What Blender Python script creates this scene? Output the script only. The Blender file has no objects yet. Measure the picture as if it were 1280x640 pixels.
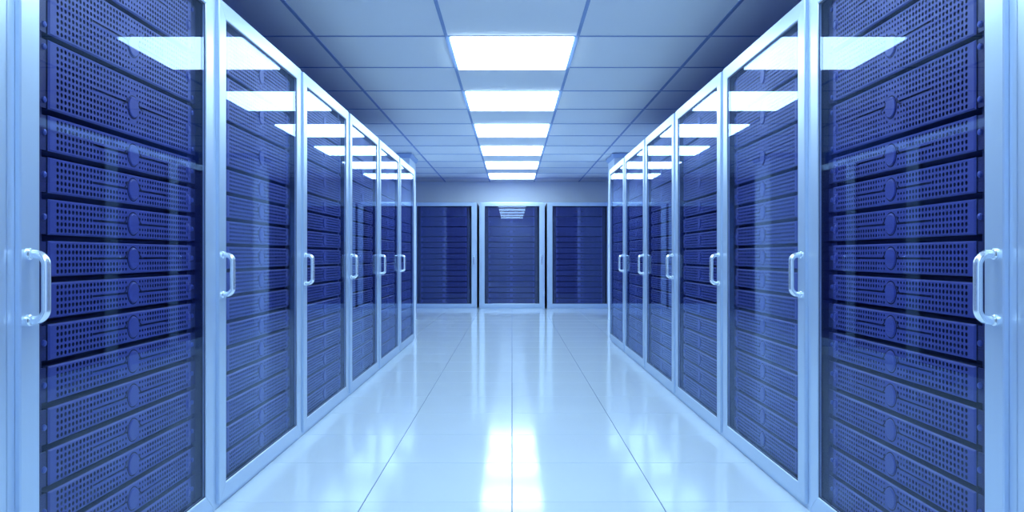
import bpy, math
from mathutils import Matrix, Vector

# ------------------------------------------------------------------ camera, world, exposure
SC = bpy.context.scene
COL = SC.collection
CAM_H = 0.98
cam_data = bpy.data.cameras.new('camera')
cam_data.sensor_width = 36.0
cam_data.lens = 980.0 / 1280.0 * 36.0
cam_data.clip_start = 0.02
cam = bpy.data.objects.new('camera', cam_data)
cam.location = (0.0, 0.0, CAM_H)
cam.rotation_euler = (math.radians(90), 0, 0)
COL.objects.link(cam)
SC.camera = cam
world = bpy.data.worlds.new('world')
world.use_nodes = True
world.node_tree.nodes['Background'].inputs[0].default_value = (0.02, 0.03, 0.08, 1)
world.node_tree.nodes['Background'].inputs[1].default_value = 0.3
SC.world = world
SC.view_settings.view_transform = 'Standard'
SC.view_settings.look = 'None'
SC.view_settings.gamma = 1.0
SC.view_settings.use_curve_mapping = False
SC.view_settings.exposure = 0.0
SC.cycles.max_bounces = 14
SC.cycles.diffuse_bounces = 6
SC.cycles.glossy_bounces = 6
SC.cycles.transparent_max_bounces = 24
SC.cycles.sample_clamp_indirect = 8.0
LIGHT_COLOR = (0.64, 0.88, 1.0)
LIGHT_STRENGTH = 11.5

# ------------------------------------------------------------------ sizes read from the place
CEIL = CAM_H + 1.5          # underside of the ceiling grid
XF = 1.131                  # door fronts of the two rows
PITCH = 1.2255              # rack spacing along a row
ROW_Y = 2.389               # middle of the first full rack of a row
BACK_Y = 14.66              # door fronts of the racks on the end wall
ROOM_X = 2.30
ROOM_Y0, ROOM_Y1 = -2.2, 15.86
DOOR_W, DOOR_Z0, DOOR_Z1 = 1.1685, 0.022, 1.980
STILE, RAIL = 0.074, 0.066
SRV_W = 0.870

# ------------------------------------------------------------------ materials
def mat(name, color, rough=0.5, metal=0.0, spec=0.5, noise=0.0, nscale=8.0, bump=0.0, bscale=200.0, stretch=None):
    m = bpy.data.materials.new(name)
    m.use_nodes = True
    nt = m.node_tree
    b = nt.nodes['Principled BSDF']
    b.inputs['Base Color'].default_value = (*color, 1)
    b.inputs['Roughness'].default_value = rough
    b.inputs['Metallic'].default_value = metal
    b.inputs['Specular IOR Level'].default_value = spec
    if noise or bump:
        tc = nt.nodes.new('ShaderNodeTexCoord')
        mp = nt.nodes.new('ShaderNodeMapping')
        nt.links.new(tc.outputs['Object'], mp.inputs[0])
        if stretch:
            mp.inputs['Scale'].default_value = stretch
    if noise:
        n = nt.nodes.new('ShaderNodeTexNoise')
        n.inputs['Scale'].default_value = nscale
        n.inputs['Detail'].default_value = 3
        nt.links.new(mp.outputs[0], n.inputs['Vector'])
        mx = nt.nodes.new('ShaderNodeMix'); mx.data_type = 'RGBA'
        mx.inputs[6].default_value = (*[c * (1 - noise) for c in color], 1)
        mx.inputs[7].default_value = (*[min(1, c * (1 + noise)) for c in color], 1)
        nt.links.new(n.outputs[0], mx.inputs[0])
        nt.links.new(mx.outputs[2], b.inputs['Base Color'])
    if bump:
        n2 = nt.nodes.new('ShaderNodeTexNoise')
        n2.inputs['Scale'].default_value = bscale
        nt.links.new(mp.outputs[0], n2.inputs['Vector'])
        bp = nt.nodes.new('ShaderNodeBump')
        bp.inputs['Strength'].default_value = bump
        bp.inputs['Distance'].default_value = 0.001
        nt.links.new(n2.outputs[0], bp.inputs['Height'])
        nt.links.new(bp.outputs[0], b.inputs['Normal'])
    return m

def glass_mat():
    """clear float glass: see-through with a mirror reflection that rises at grazing angles (Schlick)"""
    m = bpy.data.materials.new('door_glass'); m.use_nodes = True
    nt = m.node_tree; nt.nodes.clear()
    out = nt.nodes.new('ShaderNodeOutputMaterial')
    mix = nt.nodes.new('ShaderNodeMixShader')
    tr = nt.nodes.new('ShaderNodeBsdfTransparent'); tr.inputs[0].default_value = (0.90, 0.92, 1.0, 1)
    gl = nt.nodes.new('ShaderNodeBsdfGlossy'); gl.inputs['Roughness'].default_value = 0.0
    gl.inputs[0].default_value = (0.64, 0.78, 1.0, 1)
    lw = nt.nodes.new('ShaderNodeLayerWeight'); lw.inputs[0].default_value = 0.5
    p = nt.nodes.new('ShaderNodeMath'); p.operation = 'POWER'; p.inputs[1].default_value = 5.0
    s = nt.nodes.new('ShaderNodeMath'); s.operation = 'MULTIPLY_ADD'
    s.inputs[1].default_value = 0.50; s.inputs[2].default_value = 0.037
    nt.links.new(lw.outputs['Facing'], p.inputs[0])
    nt.links.new(p.outputs[0], s.inputs[0])
    nt.links.new(s.outputs[0], mix.inputs[0])
    nt.links.new(tr.outputs[0], mix.inputs[1])
    nt.links.new(gl.outputs[0], mix.inputs[2])
    nt.links.new(mix.outputs[0], out.inputs[0])
    return m

def emit_mat(name, color, strength):
    m = bpy.data.materials.new(name); m.use_nodes = True
    nt = m.node_tree; nt.nodes.clear()
    out = nt.nodes.new('ShaderNodeOutputMaterial')
    e = nt.nodes.new('ShaderNodeEmission')
    e.inputs[0].default_value = (*color, 1); e.inputs[1].default_value = strength
    nt.links.new(e.outputs[0], out.inputs[0])
    return m

M = dict(
    floor=mat('polished_floor_tile', (0.63, 0.735, 0.84), 0.10, 0.0, 0.20, noise=0.03, nscale=1.5),
    subfloor=mat('floor_joint', (0.10, 0.16, 0.32), 0.8),
    ceil=mat('ceiling_tile', (0.95, 0.96, 0.98), 0.85, 0, 0.2, bump=0.25, bscale=160),
    grid=mat('ceiling_grid', (0.26, 0.38, 0.66), 0.5),
    plenum=mat('ceiling_plenum', (0.10, 0.14, 0.30), 0.9),
    wall=mat('painted_wall', (0.78, 0.87, 0.98), 0.8, 0, 0.2, bump=0.1, bscale=90),
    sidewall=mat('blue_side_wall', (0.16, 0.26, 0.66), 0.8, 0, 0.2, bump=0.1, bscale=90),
    capital=mat('shaded_blue_capital', (0.40, 0.53, 0.82), 0.7),  # shade under the ceiling put into the colour, darker than the shaft
    racktop=mat('blue_rack_lid', (0.03, 0.05, 0.22), 0.5),
    alu=mat('satin_aluminium', (0.54, 0.67, 0.86), 0.30, 0.5, noise=0.02, nscale=60, stretch=(1, 1, 0.03)),
    chrome=mat('polished_handle', (0.88, 0.94, 1.0), 0.16, 0.75),
    glass=glass_mat(),
    gasket=mat('door_gasket', (0.02, 0.025, 0.08), 0.6),
    body=mat('dark_rack_steel', (0.022, 0.026, 0.105), 0.5),
    rail=mat('rack_rail_steel', (0.018, 0.021, 0.085), 0.4),
    bezel=mat('navy_bezel_paint', (0.055, 0.070, 0.26), 0.42, 0.0, 0.5),
    badge=mat('navy_badge_plastic', (0.065, 0.082, 0.29), 0.35),
    hole=mat('dark_server_inside', (0.006, 0.006, 0.022), 0.8),
    screw=mat('blue_steel_screw', (0.12, 0.16, 0.42), 0.3, 0.6),
    lamp=emit_mat('lit_diffuser', LIGHT_COLOR, LIGHT_STRENGTH),
    lampframe=mat('light_frame', (0.25, 0.40, 0.72), 0.4),
)

# ------------------------------------------------------------------ mesh helpers
class MB:
    def __init__(self):
        self.v = []; self.f = []; self.smooth = []; self.dark = []
    def quad(self, *pts, smooth=False, dark=False):
        if dark: self.dark.append(len(self.f))
        i = len(self.v); self.v += [tuple(p) for p in pts]
        self.f.append(tuple(range(i, i + len(pts)))); self.smooth.append(smooth)
    def box(self, x0, x1, y0, y1, z0, z1, bev=0.0):
        if bev <= 0:
            i = len(self.v)
            self.v += [(x, y, z) for z in (z0, z1) for y in (y0, y1) for x in (x0, x1)]
            for q in ((0, 2, 3, 1), (4, 5, 7, 6), (0, 1, 5, 4), (2, 6, 7, 3), (0, 4, 6, 2), (1, 3, 7, 5)):
                self.f.append(tuple(i + k for k in q)); self.smooth.append(False)
            return
        # chamfered box: six faces, twelve chamfers, eight corners
        lo = (x0, y0, z0); hi = (x1, y1, z1)
        idx = {}
        for a in range(3):
            for s in ((i, j, k) for i in (0, 1) for j in (0, 1) for k in (0, 1)):
                p = []
                for c in range(3):
                    e = hi[c] if s[c] else lo[c]
                    if c != a: e += -bev if s[c] else bev
                    p.append(e)
                idx[(a, s)] = len(self.v); self.v.append(tuple(p))
        cen = Vector([(lo[c] + hi[c]) / 2 for c in range(3)])
        def face(ids):
            pts = [Vector(self.v[i]) for i in ids]
            n = (pts[1] - pts[0]).cross(pts[2] - pts[0])
            mid = sum(pts, Vector()) / len(pts)
            if n.dot(mid - cen) < 0: ids = ids[::-1]
            self.f.append(tuple(ids)); self.smooth.append(False)
        for a in range(3):
            b, c = [k for k in range(3) if k != a]
            for s in (0, 1):
                ring = []
                for (sb, sc_) in ((0, 0), (1, 0), (1, 1), (0, 1)):
                    t = [0, 0, 0]; t[a] = s; t[b] = sb; t[c] = sc_
                    ring.append(idx[(a, tuple(t))])
                face(ring)
        for a in range(3):            # chamfer running along axis a
            b, c = [k for k in range(3) if k != a]
            for sb in (0, 1):
                for sc_ in (0, 1):
                    t0 = [0, 0, 0]; t0[b] = sb; t0[c] = sc_
                    t1 = list(t0); t1[a] = 1
                    face([idx[(b, tuple(t0))], idx[(b, tuple(t1))], idx[(c, tuple(t1))], idx[(c, tuple(t0))]])
        for s in ((i, j, k) for i in (0, 1) for j in (0, 1) for k in (0, 1)):
            face([idx[(0, s)], idx[(1, s)], idx[(2, s)]])
    def tube(self, path, r, n=12, caps=True):
        pts = [Vector(p) for p in path]
        base = len(self.v)
        up = Vector((1, 0, 0))
        for i, p in enumerate(pts):
            t = (pts[min(i + 1, len(pts) - 1)] - pts[max(i - 1, 0)]).normalized()
            a = up - t * up.dot(t)
            a.normalize(); b = t.cross(a)
            for k in range(n):
                th = 2 * math.pi * k / n
                self.v.append(tuple(p + r * (math.cos(th) * a + math.sin(th) * b)))
        for i in range(len(pts) - 1):
            for k in range(n):
                k2 = (k + 1) % n
                self.f.append((base + i * n + k, base + i * n + k2, base + (i + 1) * n + k2, base + (i + 1) * n + k))
                self.smooth.append(True)
        if caps:
            self.f.append(tuple(base + k for k in range(n - 1, -1, -1))); self.smooth.append(False)
            e = base + (len(pts) - 1) * n
            self.f.append(tuple(e + k for k in range(n))); self.smooth.append(False)
    def lathe_y(self, cx, cz, prof, n=24, smooth=False):
        """profile of (radius, y) spun about the line through (cx, cz) along y, first point to last facing -y first"""
        base = len(self.v)
        for (r, y) in prof:
            for k in range(n):
                th = 2 * math.pi * k / n
                self.v.append((cx + r * math.cos(th), y, cz + r * math.sin(th)))
        for i in range(len(prof) - 1):
            for k in range(n):
                k2 = (k + 1) % n
                self.f.append((base + i * n + k, base + i * n + k2, base + (i + 1) * n + k2, base + (i + 1) * n + k))
                self.smooth.append(smooth)
        self.f.append(tuple(base + k for k in range(n)) if prof[0][1] <= prof[-1][1] else tuple(base + k for k in range(n - 1, -1, -1)))
        self.smooth.append(False)
    def mesh(self, name, material):
        me = bpy.data.meshes.new(name)
        me.from_pydata(self.v, [], self.f)
        me.polygons.foreach_set('use_smooth', self.smooth)
        me.materials.append(material)
        if self.dark:
            me.materials.append(M['hole'])
            for k in self.dark: me.polygons[k].material_index = 1
        me.update()
        return me

def link(name, data, parent=None, loc=(0, 0, 0), rotz=0.0):
    o = bpy.data.objects.new(name, data)
    COL.objects.link(o)
    o.location = loc
    if rotz: o.rotation_euler = (0, 0, rotz)
    if parent: o.parent = parent
    return o

def tag(o, label, cat, group=None):
    o['label'] = label; o['category'] = cat
    if group: o['group'] = group
    return o

def structure(o, label=None, cat=None):
    o['kind'] = 'structure'
    if label: o['label'] = label
    if cat: o['category'] = cat
    return o


# ------------------------------------------------------------------ floor
def box_mesh(name, m, x0, x1, y0, y1, z0, z1, bev=0.0):
    b = MB(); b.box(x0, x1, y0, y1, z0, z1, bev); return b.mesh(name, m)

floor = structure(link('floor', box_mesh('floor', M['subfloor'], -ROOM_X - .1, ROOM_X + .1, ROOM_Y0 - .1, ROOM_Y1 + .1, -0.12, -0.004)),
                  'pale blue polished floor of large square tiles running down the aisle', 'floor')
FT_X, FT_Y, PH = 0.59, 0.587, 0.192
tile_cache = {}
def tile(parent, name, m, x0, x1, y0, y1, z0, z1, gap, bev):
    w, d = round(x1 - x0 - gap, 4), round(y1 - y0 - gap, 4)
    key = (name, w, d)
    if key not in tile_cache:
        tile_cache[key] = box_mesh(name, m, -w / 2, w / 2, -d / 2, d / 2, z0, z1, bev)
    return link(name, tile_cache[key], parent, ((x0 + x1) / 2, (y0 + y1) / 2, 0))

def cuts(a, b, pitch, phase):
    k = math.ceil((a - phase) / pitch + 1e-6)
    out = [a]
    while phase + k * pitch < b - 1e-6:
        v = phase + k * pitch
        if v - out[-1] > 0.03: out.append(v)
        k += 1
    if b - out[-1] < 0.03: out.pop()
    return out + [b]
fx = cuts(-ROOM_X, ROOM_X, FT_X, 0.0)
fy = cuts(ROOM_Y0, ROOM_Y1, FT_Y, PH)
for j in range(len(fy) - 1):
    for i in range(len(fx) - 1):
        tile(floor, 'floor_tile', M['floor'], fx[i], fx[i + 1], fy[j], fy[j + 1], -0.004, 0.0, 0.0035, 0.0008)

# ------------------------------------------------------------------ ceiling
CT, CT_Y, L0 = 0.90, 0.889, 5.365
ceiling = structure(link('ceiling', box_mesh('ceiling', M['plenum'], -ROOM_X - .1, ROOM_X + .1, ROOM_Y0 - .1, ROOM_Y1 + .1, CEIL + 0.03, CEIL + 0.15)),
                    'pale blue suspended ceiling of square tiles in a thin grid', 'ceiling')
cx = cuts(-ROOM_X, ROOM_X, CT, CT / 2)
cy = cuts(ROOM_Y0, ROOM_Y1, CT_Y, L0 % CT_Y)
light_rows = []
for j in range(len(cy) - 1):
    row = round((cy[j] - L0) / CT_Y)
    full = abs(cy[j + 1] - cy[j] - CT_Y) < 0.01
    for i in range(len(cx) - 1):
        if abs(cx[i] + CT / 2) < 0.01 and row % 2 == 0 and full and row <= 10:
            light_rows.append((row // 2, cy[j], cy[j + 1]))
            continue
        tile(ceiling, 'ceiling_tile', M['ceil'], cx[i], cx[i + 1], cy[j], cy[j + 1], CEIL + 0.006, CEIL + 0.026, 0.004, 0.0015)
runner = box_mesh('main_runner', M['grid'], -0.011, 0.011, ROOM_Y0, ROOM_Y1, CEIL, CEIL + 0.03)
for x in cx[1:-1]:
    link('main_runner', runner, ceiling, (x, 0, 0))
crossbar = box_mesh('cross_bar', M['grid'], -ROOM_X, ROOM_X, -0.007, 0.007, CEIL + 0.001, CEIL + 0.029)
for y in cy[1:-1]:
    link('cross_bar', crossbar, ceiling, (0, y, 0))

# ------------------------------------------------------------------ walls
structure(link('wall_left', box_mesh('wall_left', M['sidewall'], -ROOM_X - .12, -ROOM_X, ROOM_Y0 - .1, ROOM_Y1 + .1, -0.12, CEIL + .15)), 'plain blue side wall behind the left row of racks', 'wall')
structure(link('wall_right', box_mesh('wall_right', M['sidewall'], ROOM_X, ROOM_X + .12, ROOM_Y0 - .1, ROOM_Y1 + .1, -0.12, CEIL + .15)), 'plain blue side wall behind the right row of racks', 'wall')
structure(link('wall_back', box_mesh('wall_back', M['wall'], -ROOM_X, ROOM_X, ROOM_Y1, ROOM_Y1 + .12, -0.12, CEIL + .15)), 'plain pale blue end wall above the three far racks', 'wall')
structure(link('wall_front', box_mesh('wall_front', M['wall'], -ROOM_X, ROOM_X, ROOM_Y0 - .12, ROOM_Y0, -0.12, CEIL + .15)), 'plain blue wall behind the camera', 'wall')

# ------------------------------------------------------------------ pillars at the far ends of the rows
for s in (-1, 1):
    side = 'left' if s < 0 else 'right'
    xa, xb = sorted((s * 1.492, s * (ROOM_X - .004)))
    p = tag(link('pillar', None, None, ((xa + xb) / 2, 11.8, 0)), f'pale blue square pillar with flared top, beyond the far end of the {side} row', 'pillar', 'pillars beyond the rack rows')
    hw = (xb - xa) / 2
    link('shaft', box_mesh('shaft', M['wall'], -hw, hw, -0.36, 0.36, 0.0, CEIL - 0.02, 0.004), p)
    b = MB()
    z0, z1, z2 = CEIL - 0.070, CEIL - 0.024, CEIL - 0.002
    k0, k1 = 0.004, 0.030
    def ring(k, z):                # flares on the three free sides only
        a0 = -hw + (0 if s < 0 else -k); a1 = hw + (k if s < 0 else 0)
        return [(a0, -0.36 - k, z), (a1, -0.36 - k, z), (a1, 0.36 + k, z), (a0, 0.36 + k, z)]
    R = [ring(k0, z0), ring(k1, z1), ring(k1, z2)]
    for i in range(2):
        for k in range(4):
            b.quad(R[i][k], R[i][(k + 1) % 4], R[i + 1][(k + 1) % 4], R[i + 1][k])
    b.quad(*R[0][::-1]); b.quad(*R[2])
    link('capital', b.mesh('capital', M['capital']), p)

# ------------------------------------------------------------------ ceiling lights
d = CT_Y - 0.004; w = CT - 0.024
b = MB(); b.box(-w / 2 + 0.014, w / 2 - 0.014, -d / 2 + 0.006, d / 2 - 0.006, CEIL - 0.015, CEIL + 0.014)
diff_me = b.mesh('diffuser', M['lamp'])
b = MB()
b.box(-w / 2, -w / 2 + 0.014, -d / 2, d / 2, CEIL - 0.001, CEIL + 0.022, 0.001)
b.box(w / 2 - 0.014, w / 2, -d / 2, d / 2, CEIL - 0.001, CEIL + 0.022, 0.001)
b.box(-w / 2 + 0.014, w / 2 - 0.014, -d / 2, -d / 2 + 0.006, CEIL + 0.001, CEIL + 0.022, 0.001)
b.box(-w / 2 + 0.014, w / 2 - 0.014, d / 2 - 0.006, d / 2, CEIL + 0.001, CEIL + 0.022, 0.001)
frame_me = b.mesh('light_frame', M['lampframe'])
ORD = ['first', 'second', 'third', 'fourth', 'fifth', 'sixth', 'seventh', 'eighth', 'ninth', 'tenth', 'eleventh', 'twelfth', 'thirteenth', 'fourteenth', 'fifteenth']
for (k, y0, y1) in light_rows:
    o = link('ceiling_light', None, None, (0, (y0 + y1) / 2, 0))
    if k >= 0:
        near = 'largest and nearest in view' if k == 0 else ('farthest, just before the end wall' if k == 5 else f'{ORD[k]} from the camera')
        tag(o, f'bright white square ceiling light panel, {near}', 'ceiling light', 'ceiling lights down the aisle')
    else:
        tag(o, f'white ceiling light panel overhead outside the picture, {ORD[-k - 1]} above the visible ones', 'ceiling light', 'ceiling lights down the aisle')
    link('diffuser', diff_me, o)
    link('light_frame', frame_me, o)

# ------------------------------------------------------------------ servers
NC = 46
U0 = -SRV_W / 2 + 0.0365
PC = (SRV_W - 0.073) / (NC - 1)
PR = 0.0163
FRONT = 0.0                       # local y of the bezel face
def bezel_mesh(h, rows, bs):
    """perforated front: chamfered rim, round holes with walls, a long slot to each side of the badge; bs = side of the button"""
    b = MB()
    W = SRV_W / 2; c = 0.004; H = h / 2
    zc = [(r - (rows - 1) / 2) * PR for r in range(rows)]
    xs0, xs1 = U0 - PC / 2, -U0 + PC / 2
    zs0, zs1 = zc[0] - PR / 2, zc[-1] + PR / 2
    fx0, fx1, fz0, fz1 = -W + c, W - c, -H + c, H - c
    def rect(x0, x1, z0, z1, y=FRONT):
        b.quad((x0, y, z0), (x1, y, z0), (x1, y, z1), (x0, y, z1), dark=y > FRONT)
    rect(fx0, xs0, fz0, fz1); rect(xs1, fx1, fz0, fz1)
    rect(xs0, xs1, fz0, zs0); rect(xs0, xs1, zs1, fz1)
    A = [(fx0, FRONT, fz0), (fx1, FRONT, fz0), (fx1, FRONT, fz1), (fx0, FRONT, fz1)]
    B = [(-W, c, -H), (W, c, -H), (W, c, H), (-W, c, H)]
    C = [(x, 0.030, z) for (x, y, z) in B]
    for P, Q, dk in ((A, B, False), (B, C, True)):
        for k in range(4):
            b.quad(P[k], Q[k], Q[(k + 1) % 4], P[(k + 1) % 4], dark=dk)
    sx0, sx1, sz = -0.234, 0.234, 0.0034
    odd = rows % 2
    for r, z in enumerate(zc):
        for k in range(NC):
            x = U0 + k * PC
            x0, x1, z0, z1 = x - PC / 2, x + PC / 2, z - PR / 2, z + PR / 2
            rad = math.hypot(x, z)
            plain = rad < 0.043 or math.hypot(x - bs * 0.410, z) < 0.027
            slot = sx0 < x < sx1 and ((odd and abs(z) < 1e-4) or (not odd and 0 < z < PR))
            if plain:
                rect(x0, x1, z0, z1); continue
            if slot:
                zz = z if odd else z
                rect(x0, x1, z0, zz - sz); rect(x0, x1, zz + sz, z1)
                rect(x0, x1, zz - sz, zz + sz, FRONT + 0.005)
                b.quad((x0, FRONT, zz - sz), (x1, FRONT, zz - sz), (x1, FRONT + .005, zz - sz), (x0, FRONT + .005, zz - sz))
                b.quad((x0, FRONT + .005, zz + sz), (x1, FRONT + .005, zz + sz), (x1, FRONT, zz + sz), (x0, FRONT, zz + sz), dark=True)
                continue
            rr = 0.0058 if abs(x) > 0.085 or rad > 0.095 else 0.0044
            if not odd and sx0 < x < sx1 and abs(z) < PR: rr = 0.0050
            o = [(x1, z), (x1, z1), (x, z1), (x0, z1), (x0, z), (x0, z0), (x, z0), (x1, z0)]
            i = [(x + rr * math.cos(math.pi / 4 * t), z + rr * math.sin(math.pi / 4 * t)) for t in range(8)]
            for t in range(8):
                t2 = (t + 1) % 8
                b.quad((o[t][0], FRONT, o[t][1]), (o[t2][0], FRONT, o[t2][1]), (i[t2][0], FRONT, i[t2][1]), (i[t][0], FRONT, i[t][1]))
                b.quad((i[t][0], FRONT, i[t][1]), (i[t2][0], FRONT, i[t2][1]), (i[t2][0], FRONT + .005, i[t2][1]), (i[t][0], FRONT + .005, i[t][1]), dark=True)
    return b.mesh('bezel', M['bezel'])

def ribbon(b, pts, w, y0, y1):
    P = [Vector(p) for p in pts]
    L, Rr = [], []
    for i, p in enumerate(P):
        t = (P[min(i + 1, len(P) - 1)] - P[max(i - 1, 0)]).normalized()
        n = Vector((-t.y, t.x))
        L.append(p + n * w / 2); Rr.append(p - n * w / 2)
    for i in range(len(P) - 1):
        q = [Rr[i], Rr[i + 1], L[i + 1], L[i]]
        b.quad(*[(v.x, y0, v.y) for v in q])
        b.quad((L[i].x, y0, L[i].y), (L[i + 1].x, y0, L[i + 1].y), (L[i + 1].x, y1, L[i + 1].y), (L[i].x, y1, L[i].y))
        b.quad((Rr[i + 1].x, y0, Rr[i + 1].y), (Rr[i].x, y0, Rr[i].y), (Rr[i].x, y1, Rr[i].y), (Rr[i + 1].x, y1, Rr[i + 1].y))

def server_meshes(h, rows):
    S = {}
    for bs in (-1, 1):
        S['bezel', bs] = bezel_mesh(h, rows, bs)
    b = MB(); b.box(-SRV_W / 2 + .002, SRV_W / 2 - .002, 0.030, 0.62, -h / 2 + .002, h / 2 - .002)
    b.quad((-SRV_W / 2 + .002, 0.012, -h / 2 + .002), (SRV_W / 2 - .002, 0.012, -h / 2 + .002), (SRV_W / 2 - .002, 0.012, h / 2 - .002), (-SRV_W / 2 + .002, 0.012, h / 2 - .002))
    S['chassis'] = b.mesh('chassis', M['hole'])
    return S
SMALL = server_meshes(0.090, 5)
TALL = server_meshes(0.174, 10)
b = MB(); b.lathe_y(0, 0, [(0.0285, -0.0045), (0.0315, -0.003), (0.0315, 0.001)], 28)
badge_me = b.mesh('badge', M['badge'])
b = MB()
arc = [(0.0350 * math.cos(math.radians(a)), 0.0350 * math.sin(math.radians(a))) for a in range(0, 361, 15)]
ribbon(b, arc, 0.0032, -0.0006, 0.001)
for s in (-1, 1):                 # the slot's inner end sweeps up along the badge
    ribbon(b, [(s * 0.066, 0.0), (s * 0.055, 0.001), (s * 0.046, 0.006), (s * 0.040, 0.014), (s * 0.0355, 0.022)][::s], 0.0045, -0.0006, 0.001)
ring_me = b.mesh('badge_groove', M['hole'])
b = MB(); b.lathe_y(0, 0, [(0.010, -0.0045), (0.0125, -0.003), (0.0125, -0.0005), (0.0150, -0.0005), (0.0165, -0.0035), (0.0185, -0.002), (0.0185, 0.001)], 22)
button_me = b.mesh('power_button', M['badge'])
b = MB(); b.lathe_y(0, 0, [(0.0035, -0.006), (0.0075, -0.0045), (0.0085, 0.000)], 12)
screw_me = b.mesh('screw', M['screw'])
b = MB(); b.box(-0.022, 0.022, 0.005, 0.009, -0.043, 0.043)
ear_me = {False: b.mesh('mounting_ear', M['rail'])}
b = MB(); b.box(-0.022, 0.022, 0.005, 0.009, -0.085, 0.085)
ear_me[True] = b.mesh('mounting_ear', M['rail'])

LAYOUT = [(1.810, True), (1.6225, True), (1.435, True)] + [(1.288 - 0.105 * i, False) for i in range(12)]
SRV_BACK = 0.029                  # bezel sits this far behind the door front

def add_servers(rack_loc, rotz, bs, where, detail):
    ca, sa = math.cos(rotz), math.sin(rotz)
    for n, (z, tall) in enumerate(LAYOUT):
        lx, ly = bs * 0.011, SRV_BACK
        loc = (rack_loc[0] + ca * lx - sa * ly, rack_loc[1] + sa * lx + ca * ly, z)
        o = link('server', None, None, loc, rotz)
        size = 'tall' if tall else 'slim'
        nth = 'topmost' if n == 0 else ('lowest' if n == len(LAYOUT) - 1 else f'{ORD[n]} from top')
        tag(o, f'{size} navy perforated server, {nth} in {where}', 'server', 'servers in the racks')
        S = TALL if tall else SMALL
        link('chassis', S['chassis'], o)
        bz = link('bezel', S['bezel', bs], o)
        link('badge', badge_me, o)
        link('badge_groove', ring_me, bz)
        link('power_button', button_me, o, (bs * 0.410, 0, 0))
        for s in (-1, 1):
            e = link('mounting_ear', ear_me[tall], o, (s * (SRV_W / 2 + 0.027), 0, 0))
            if detail:
                for zz in ((-0.066, 0.066) if tall else (0.0,)):
                    link('screw', screw_me, e, (-s * 0.011, 0.005, zz))

# ------------------------------------------------------------------ racks
HW = DOOR_W / 2
FD = 0.013                        # door frame thickness
BY0 = 0.0135                       # the cabinet starts behind the door
DEPTH = 1.06
def miter_frame():
    """four mitred aluminium profiles with a small front chamfer"""
    b = MB(); c = 0.003; g = 0.0006
    x0, x1, z0, z1 = -HW, HW, DOOR_Z0, DOOR_Z1
    X0, X1, Z0, Z1 = -HW + STILE, HW - STILE, DOOR_Z0 + RAIL, DOOR_Z1 - RAIL
    O = [(x0, z0), (x1, z0), (x1, z1), (x0, z1)]
    I = [(X0, Z0), (X1, Z0), (X1, Z1), (X0, Z1)]
    cen = ((x0 + x1) / 2, (z0 + z1) / 2)
    for k in range(4):
        k2 = (k + 1) % 4
        dx, dz = O[k2][0] - O[k][0], O[k2][1] - O[k][1]
        L = math.hypot(dx, dz); ux, uz = dx / L, dz / L
        nx, nz = -uz, ux                      # inward
        P = [(O[k], 1), (O[k2], -1), (I[k2], -1), (I[k], 1)]
        back = [(p[0] + s * g * ux, p[1] + s * g * uz) for p, s in P]
        front = []
        for q, (p, s) in enumerate(P):
            inn = c if q < 2 else -c
            front.append((back[q][0] + s * c * ux * (1 if q < 2 else -1) * 1.0 + nx * inn, back[q][1] + s * c * uz * (1 if q < 2 else -1) + nz * inn))
        F = [(p[0], 0.0, p[1]) for p in front]
        Mid = [(p[0], c, p[1]) for p in back]
        Bk = [(p[0], FD, p[1]) for p in back]
        b.quad(*F)
        for a, d_ in ((F, Mid), (Mid, Bk)):
            for q in range(4):
                q2 = (q + 1) % 4
                b.quad(a[q], d_[q], d_[q2], a[q2])
        b.quad(*Bk[::-1])
    return b.mesh('door', M['alu'])
door_me = miter_frame()
b = MB(); b.box(-HW + STILE - .006, HW - STILE + .006, 0.005, 0.011, DOOR_Z0 + RAIL - .006, DOOR_Z1 - RAIL + .006)
glass_me = b.mesh('glass_pane', M['glass'])
b = MB()
X, Z0_, Z1_ = HW - STILE, DOOR_Z0 + RAIL, DOOR_Z1 - RAIL
for (a0, a1, c0, c1) in ((-X, -X + .004, Z0_, Z1_), (X - .004, X, Z0_, Z1_), (-X + .004, X - .004, Z0_, Z0_ + .004), (-X + .004, X - .004, Z1_ - .004, Z1_)):
    b.box(a0, a1, 0.0035, 0.0048, c0, c1)
gasket_me = b.mesh('gasket', M['gasket'])
b = MB()
hz0, hz1, so, rad, rr = 0.8295, 0.9845, 0.041, 0.026, 0.0102
path = [(0, 0.0, hz0)]
path += [(0, -so + rad - rad * math.sin(t * math.pi / 12), hz0 + rad - rad * math.cos(t * math.pi / 12)) for t in range(0, 7)]
path += [(0, -so + rad - rad * math.cos(t * math.pi / 12), hz1 - rad + rad * math.sin(t * math.pi / 12)) for t in range(0, 7)]
path += [(0, 0.0, hz1)]
b.tube(path, rr, 14)
handle_me = b.mesh('handle', M['chrome'])
b = MB(); b.lathe_y(0, 0, [(0.0105, -0.006), (0.0135, -0.004), (0.0135, 0.0)], 18)
collar_me = b.mesh('handle_collar', M['chrome'])
BW = 0.6115                       # cabinet half width
b = MB()                          # the cabinet's front frame, a little wider than the door in front of it
FI, FZ = HW - STILE + 0.020, 0.060
b.box(-BW, -FI, BY0, BY0 + .006, 0.0, 1.985, 0.001); b.box(FI, BW, BY0, BY0 + .006, 0.0, 1.985, 0.001)
b.box(-FI, FI, BY0, BY0 + .006, 1.985 - FZ, 1.985, 0.001); b.box(-FI, FI, BY0, BY0 + .006, 0.0, FZ, 0.001)
cab_me = b.mesh('cabinet_frame', M['alu'])
BY1 = BY0 + .006
side_me = box_mesh('side_panel', M['body'], -0.010, 0.010, BY1, BY0 + DEPTH, 0.02, 1.975)
top_me = box_mesh('top_panel', M['racktop'], -BW + .010, BW - .010, BY1, BY0 + DEPTH, 1.955, 1.975)
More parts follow.
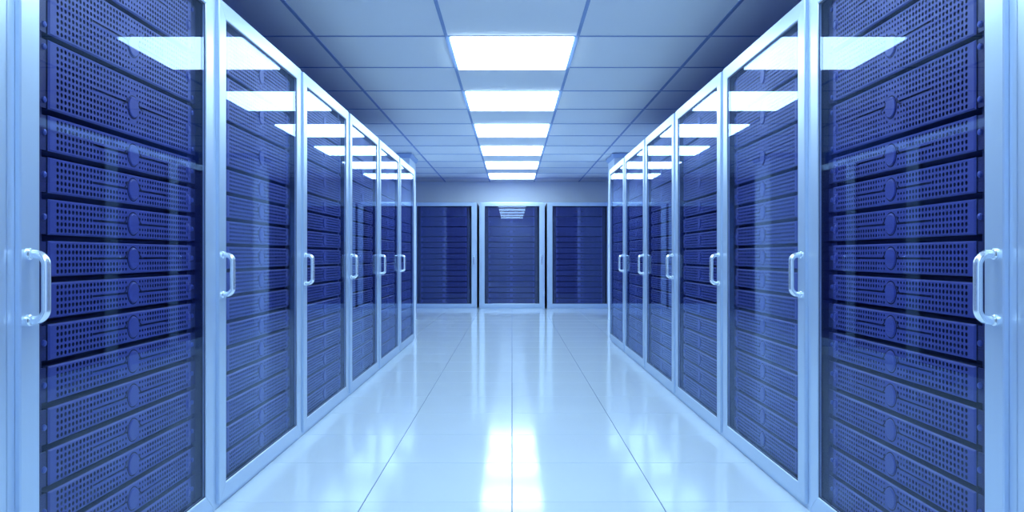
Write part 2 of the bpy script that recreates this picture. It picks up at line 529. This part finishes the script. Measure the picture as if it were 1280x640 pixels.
bot_me = box_mesh('bottom_panel', M['body'], -BW + .010, BW - .010, BY1, BY0 + DEPTH, 0.02, 0.040)
rear_me = box_mesh('rear_panel', M['body'], -BW + .010, BW - .010, BY0 + DEPTH - .02, BY0 + DEPTH, 0.04, 1.955)
plinth_me = box_mesh('plinth', M['body'], -BW + .01, BW - .01, BY1 + 0.001, BY0 + DEPTH - .03, 0.0, 0.02)
b = MB(); b.box(-0.024, 0.024, 0.046, 0.051, 0.04, 1.955)
b.box(-0.024, -0.019, 0.051, 0.11, 0.04, 1.955); b.box(0.019, 0.024, 0.051, 0.11, 0.04, 1.955)
rail_me = b.mesh('mounting_rail', M['rail'])

def add_rack(loc, rotz, hs, label, where=None, detail=True):
    r = tag(link('server_rack', None, None, loc, rotz), label, 'server rack', 'glass-door server racks')
    for s in (-1, 1):
        link('side_panel', side_me, r, (s * (BW - .010), 0, 0))
        link('mounting_rail', rail_me, r, (-hs * 0.011 + s * (SRV_W / 2 + 0.027), 0, 0))
    link('top_panel', top_me, r); link('bottom_panel', bot_me, r); link('rear_panel', rear_me, r); link('plinth', plinth_me, r)
    link('cabinet_frame', cab_me, r)
    dr = link('door', door_me, r)
    link('glass_pane', glass_me, dr); link('gasket', gasket_me, dr)
    link('handle', handle_me, dr, (hs * (HW - 0.030), 0, 0))
    for z in (hz0, hz1):
        link('handle_collar', collar_me, dr, (hs * (HW - 0.030), 0, z))
    if where:
        add_servers(loc, rotz, -hs, where, detail)
    return r

for s in (-1, 1):
    side = 'left' if s < 0 else 'right'
    for k in range(7):
        yc = ROW_Y + (k - 1) * PITCH
        loc = (s * XF, yc, 0); rz = -s * math.pi / 2
        if k == 0:
            add_rack(loc, rz, s, f'server rack cut off by the {side} picture edge, only its pale door frame in view')
        else:
            which = ['nearest', 'second', 'third', 'fourth', 'fifth', 'sixth and last'][k - 1]
            extra = {1: 'large in the foreground', 6: 'nearest the end wall'}.get(k, 'counting from the camera')
            add_rack(loc, rz, s, f'tall glass-door server rack, {which} showing servers in {side} row, {extra}',
                     f'{which} {side}-row rack showing servers', k <= 4)
for n, nm in ((-1, 'left'), (0, 'middle'), (1, 'right')):
    add_rack((n * 1.268, BACK_Y, 0), 0.0, 1, f'glass-door server rack against the end wall, {nm} of the three', f'{nm} rack on end wall', False)
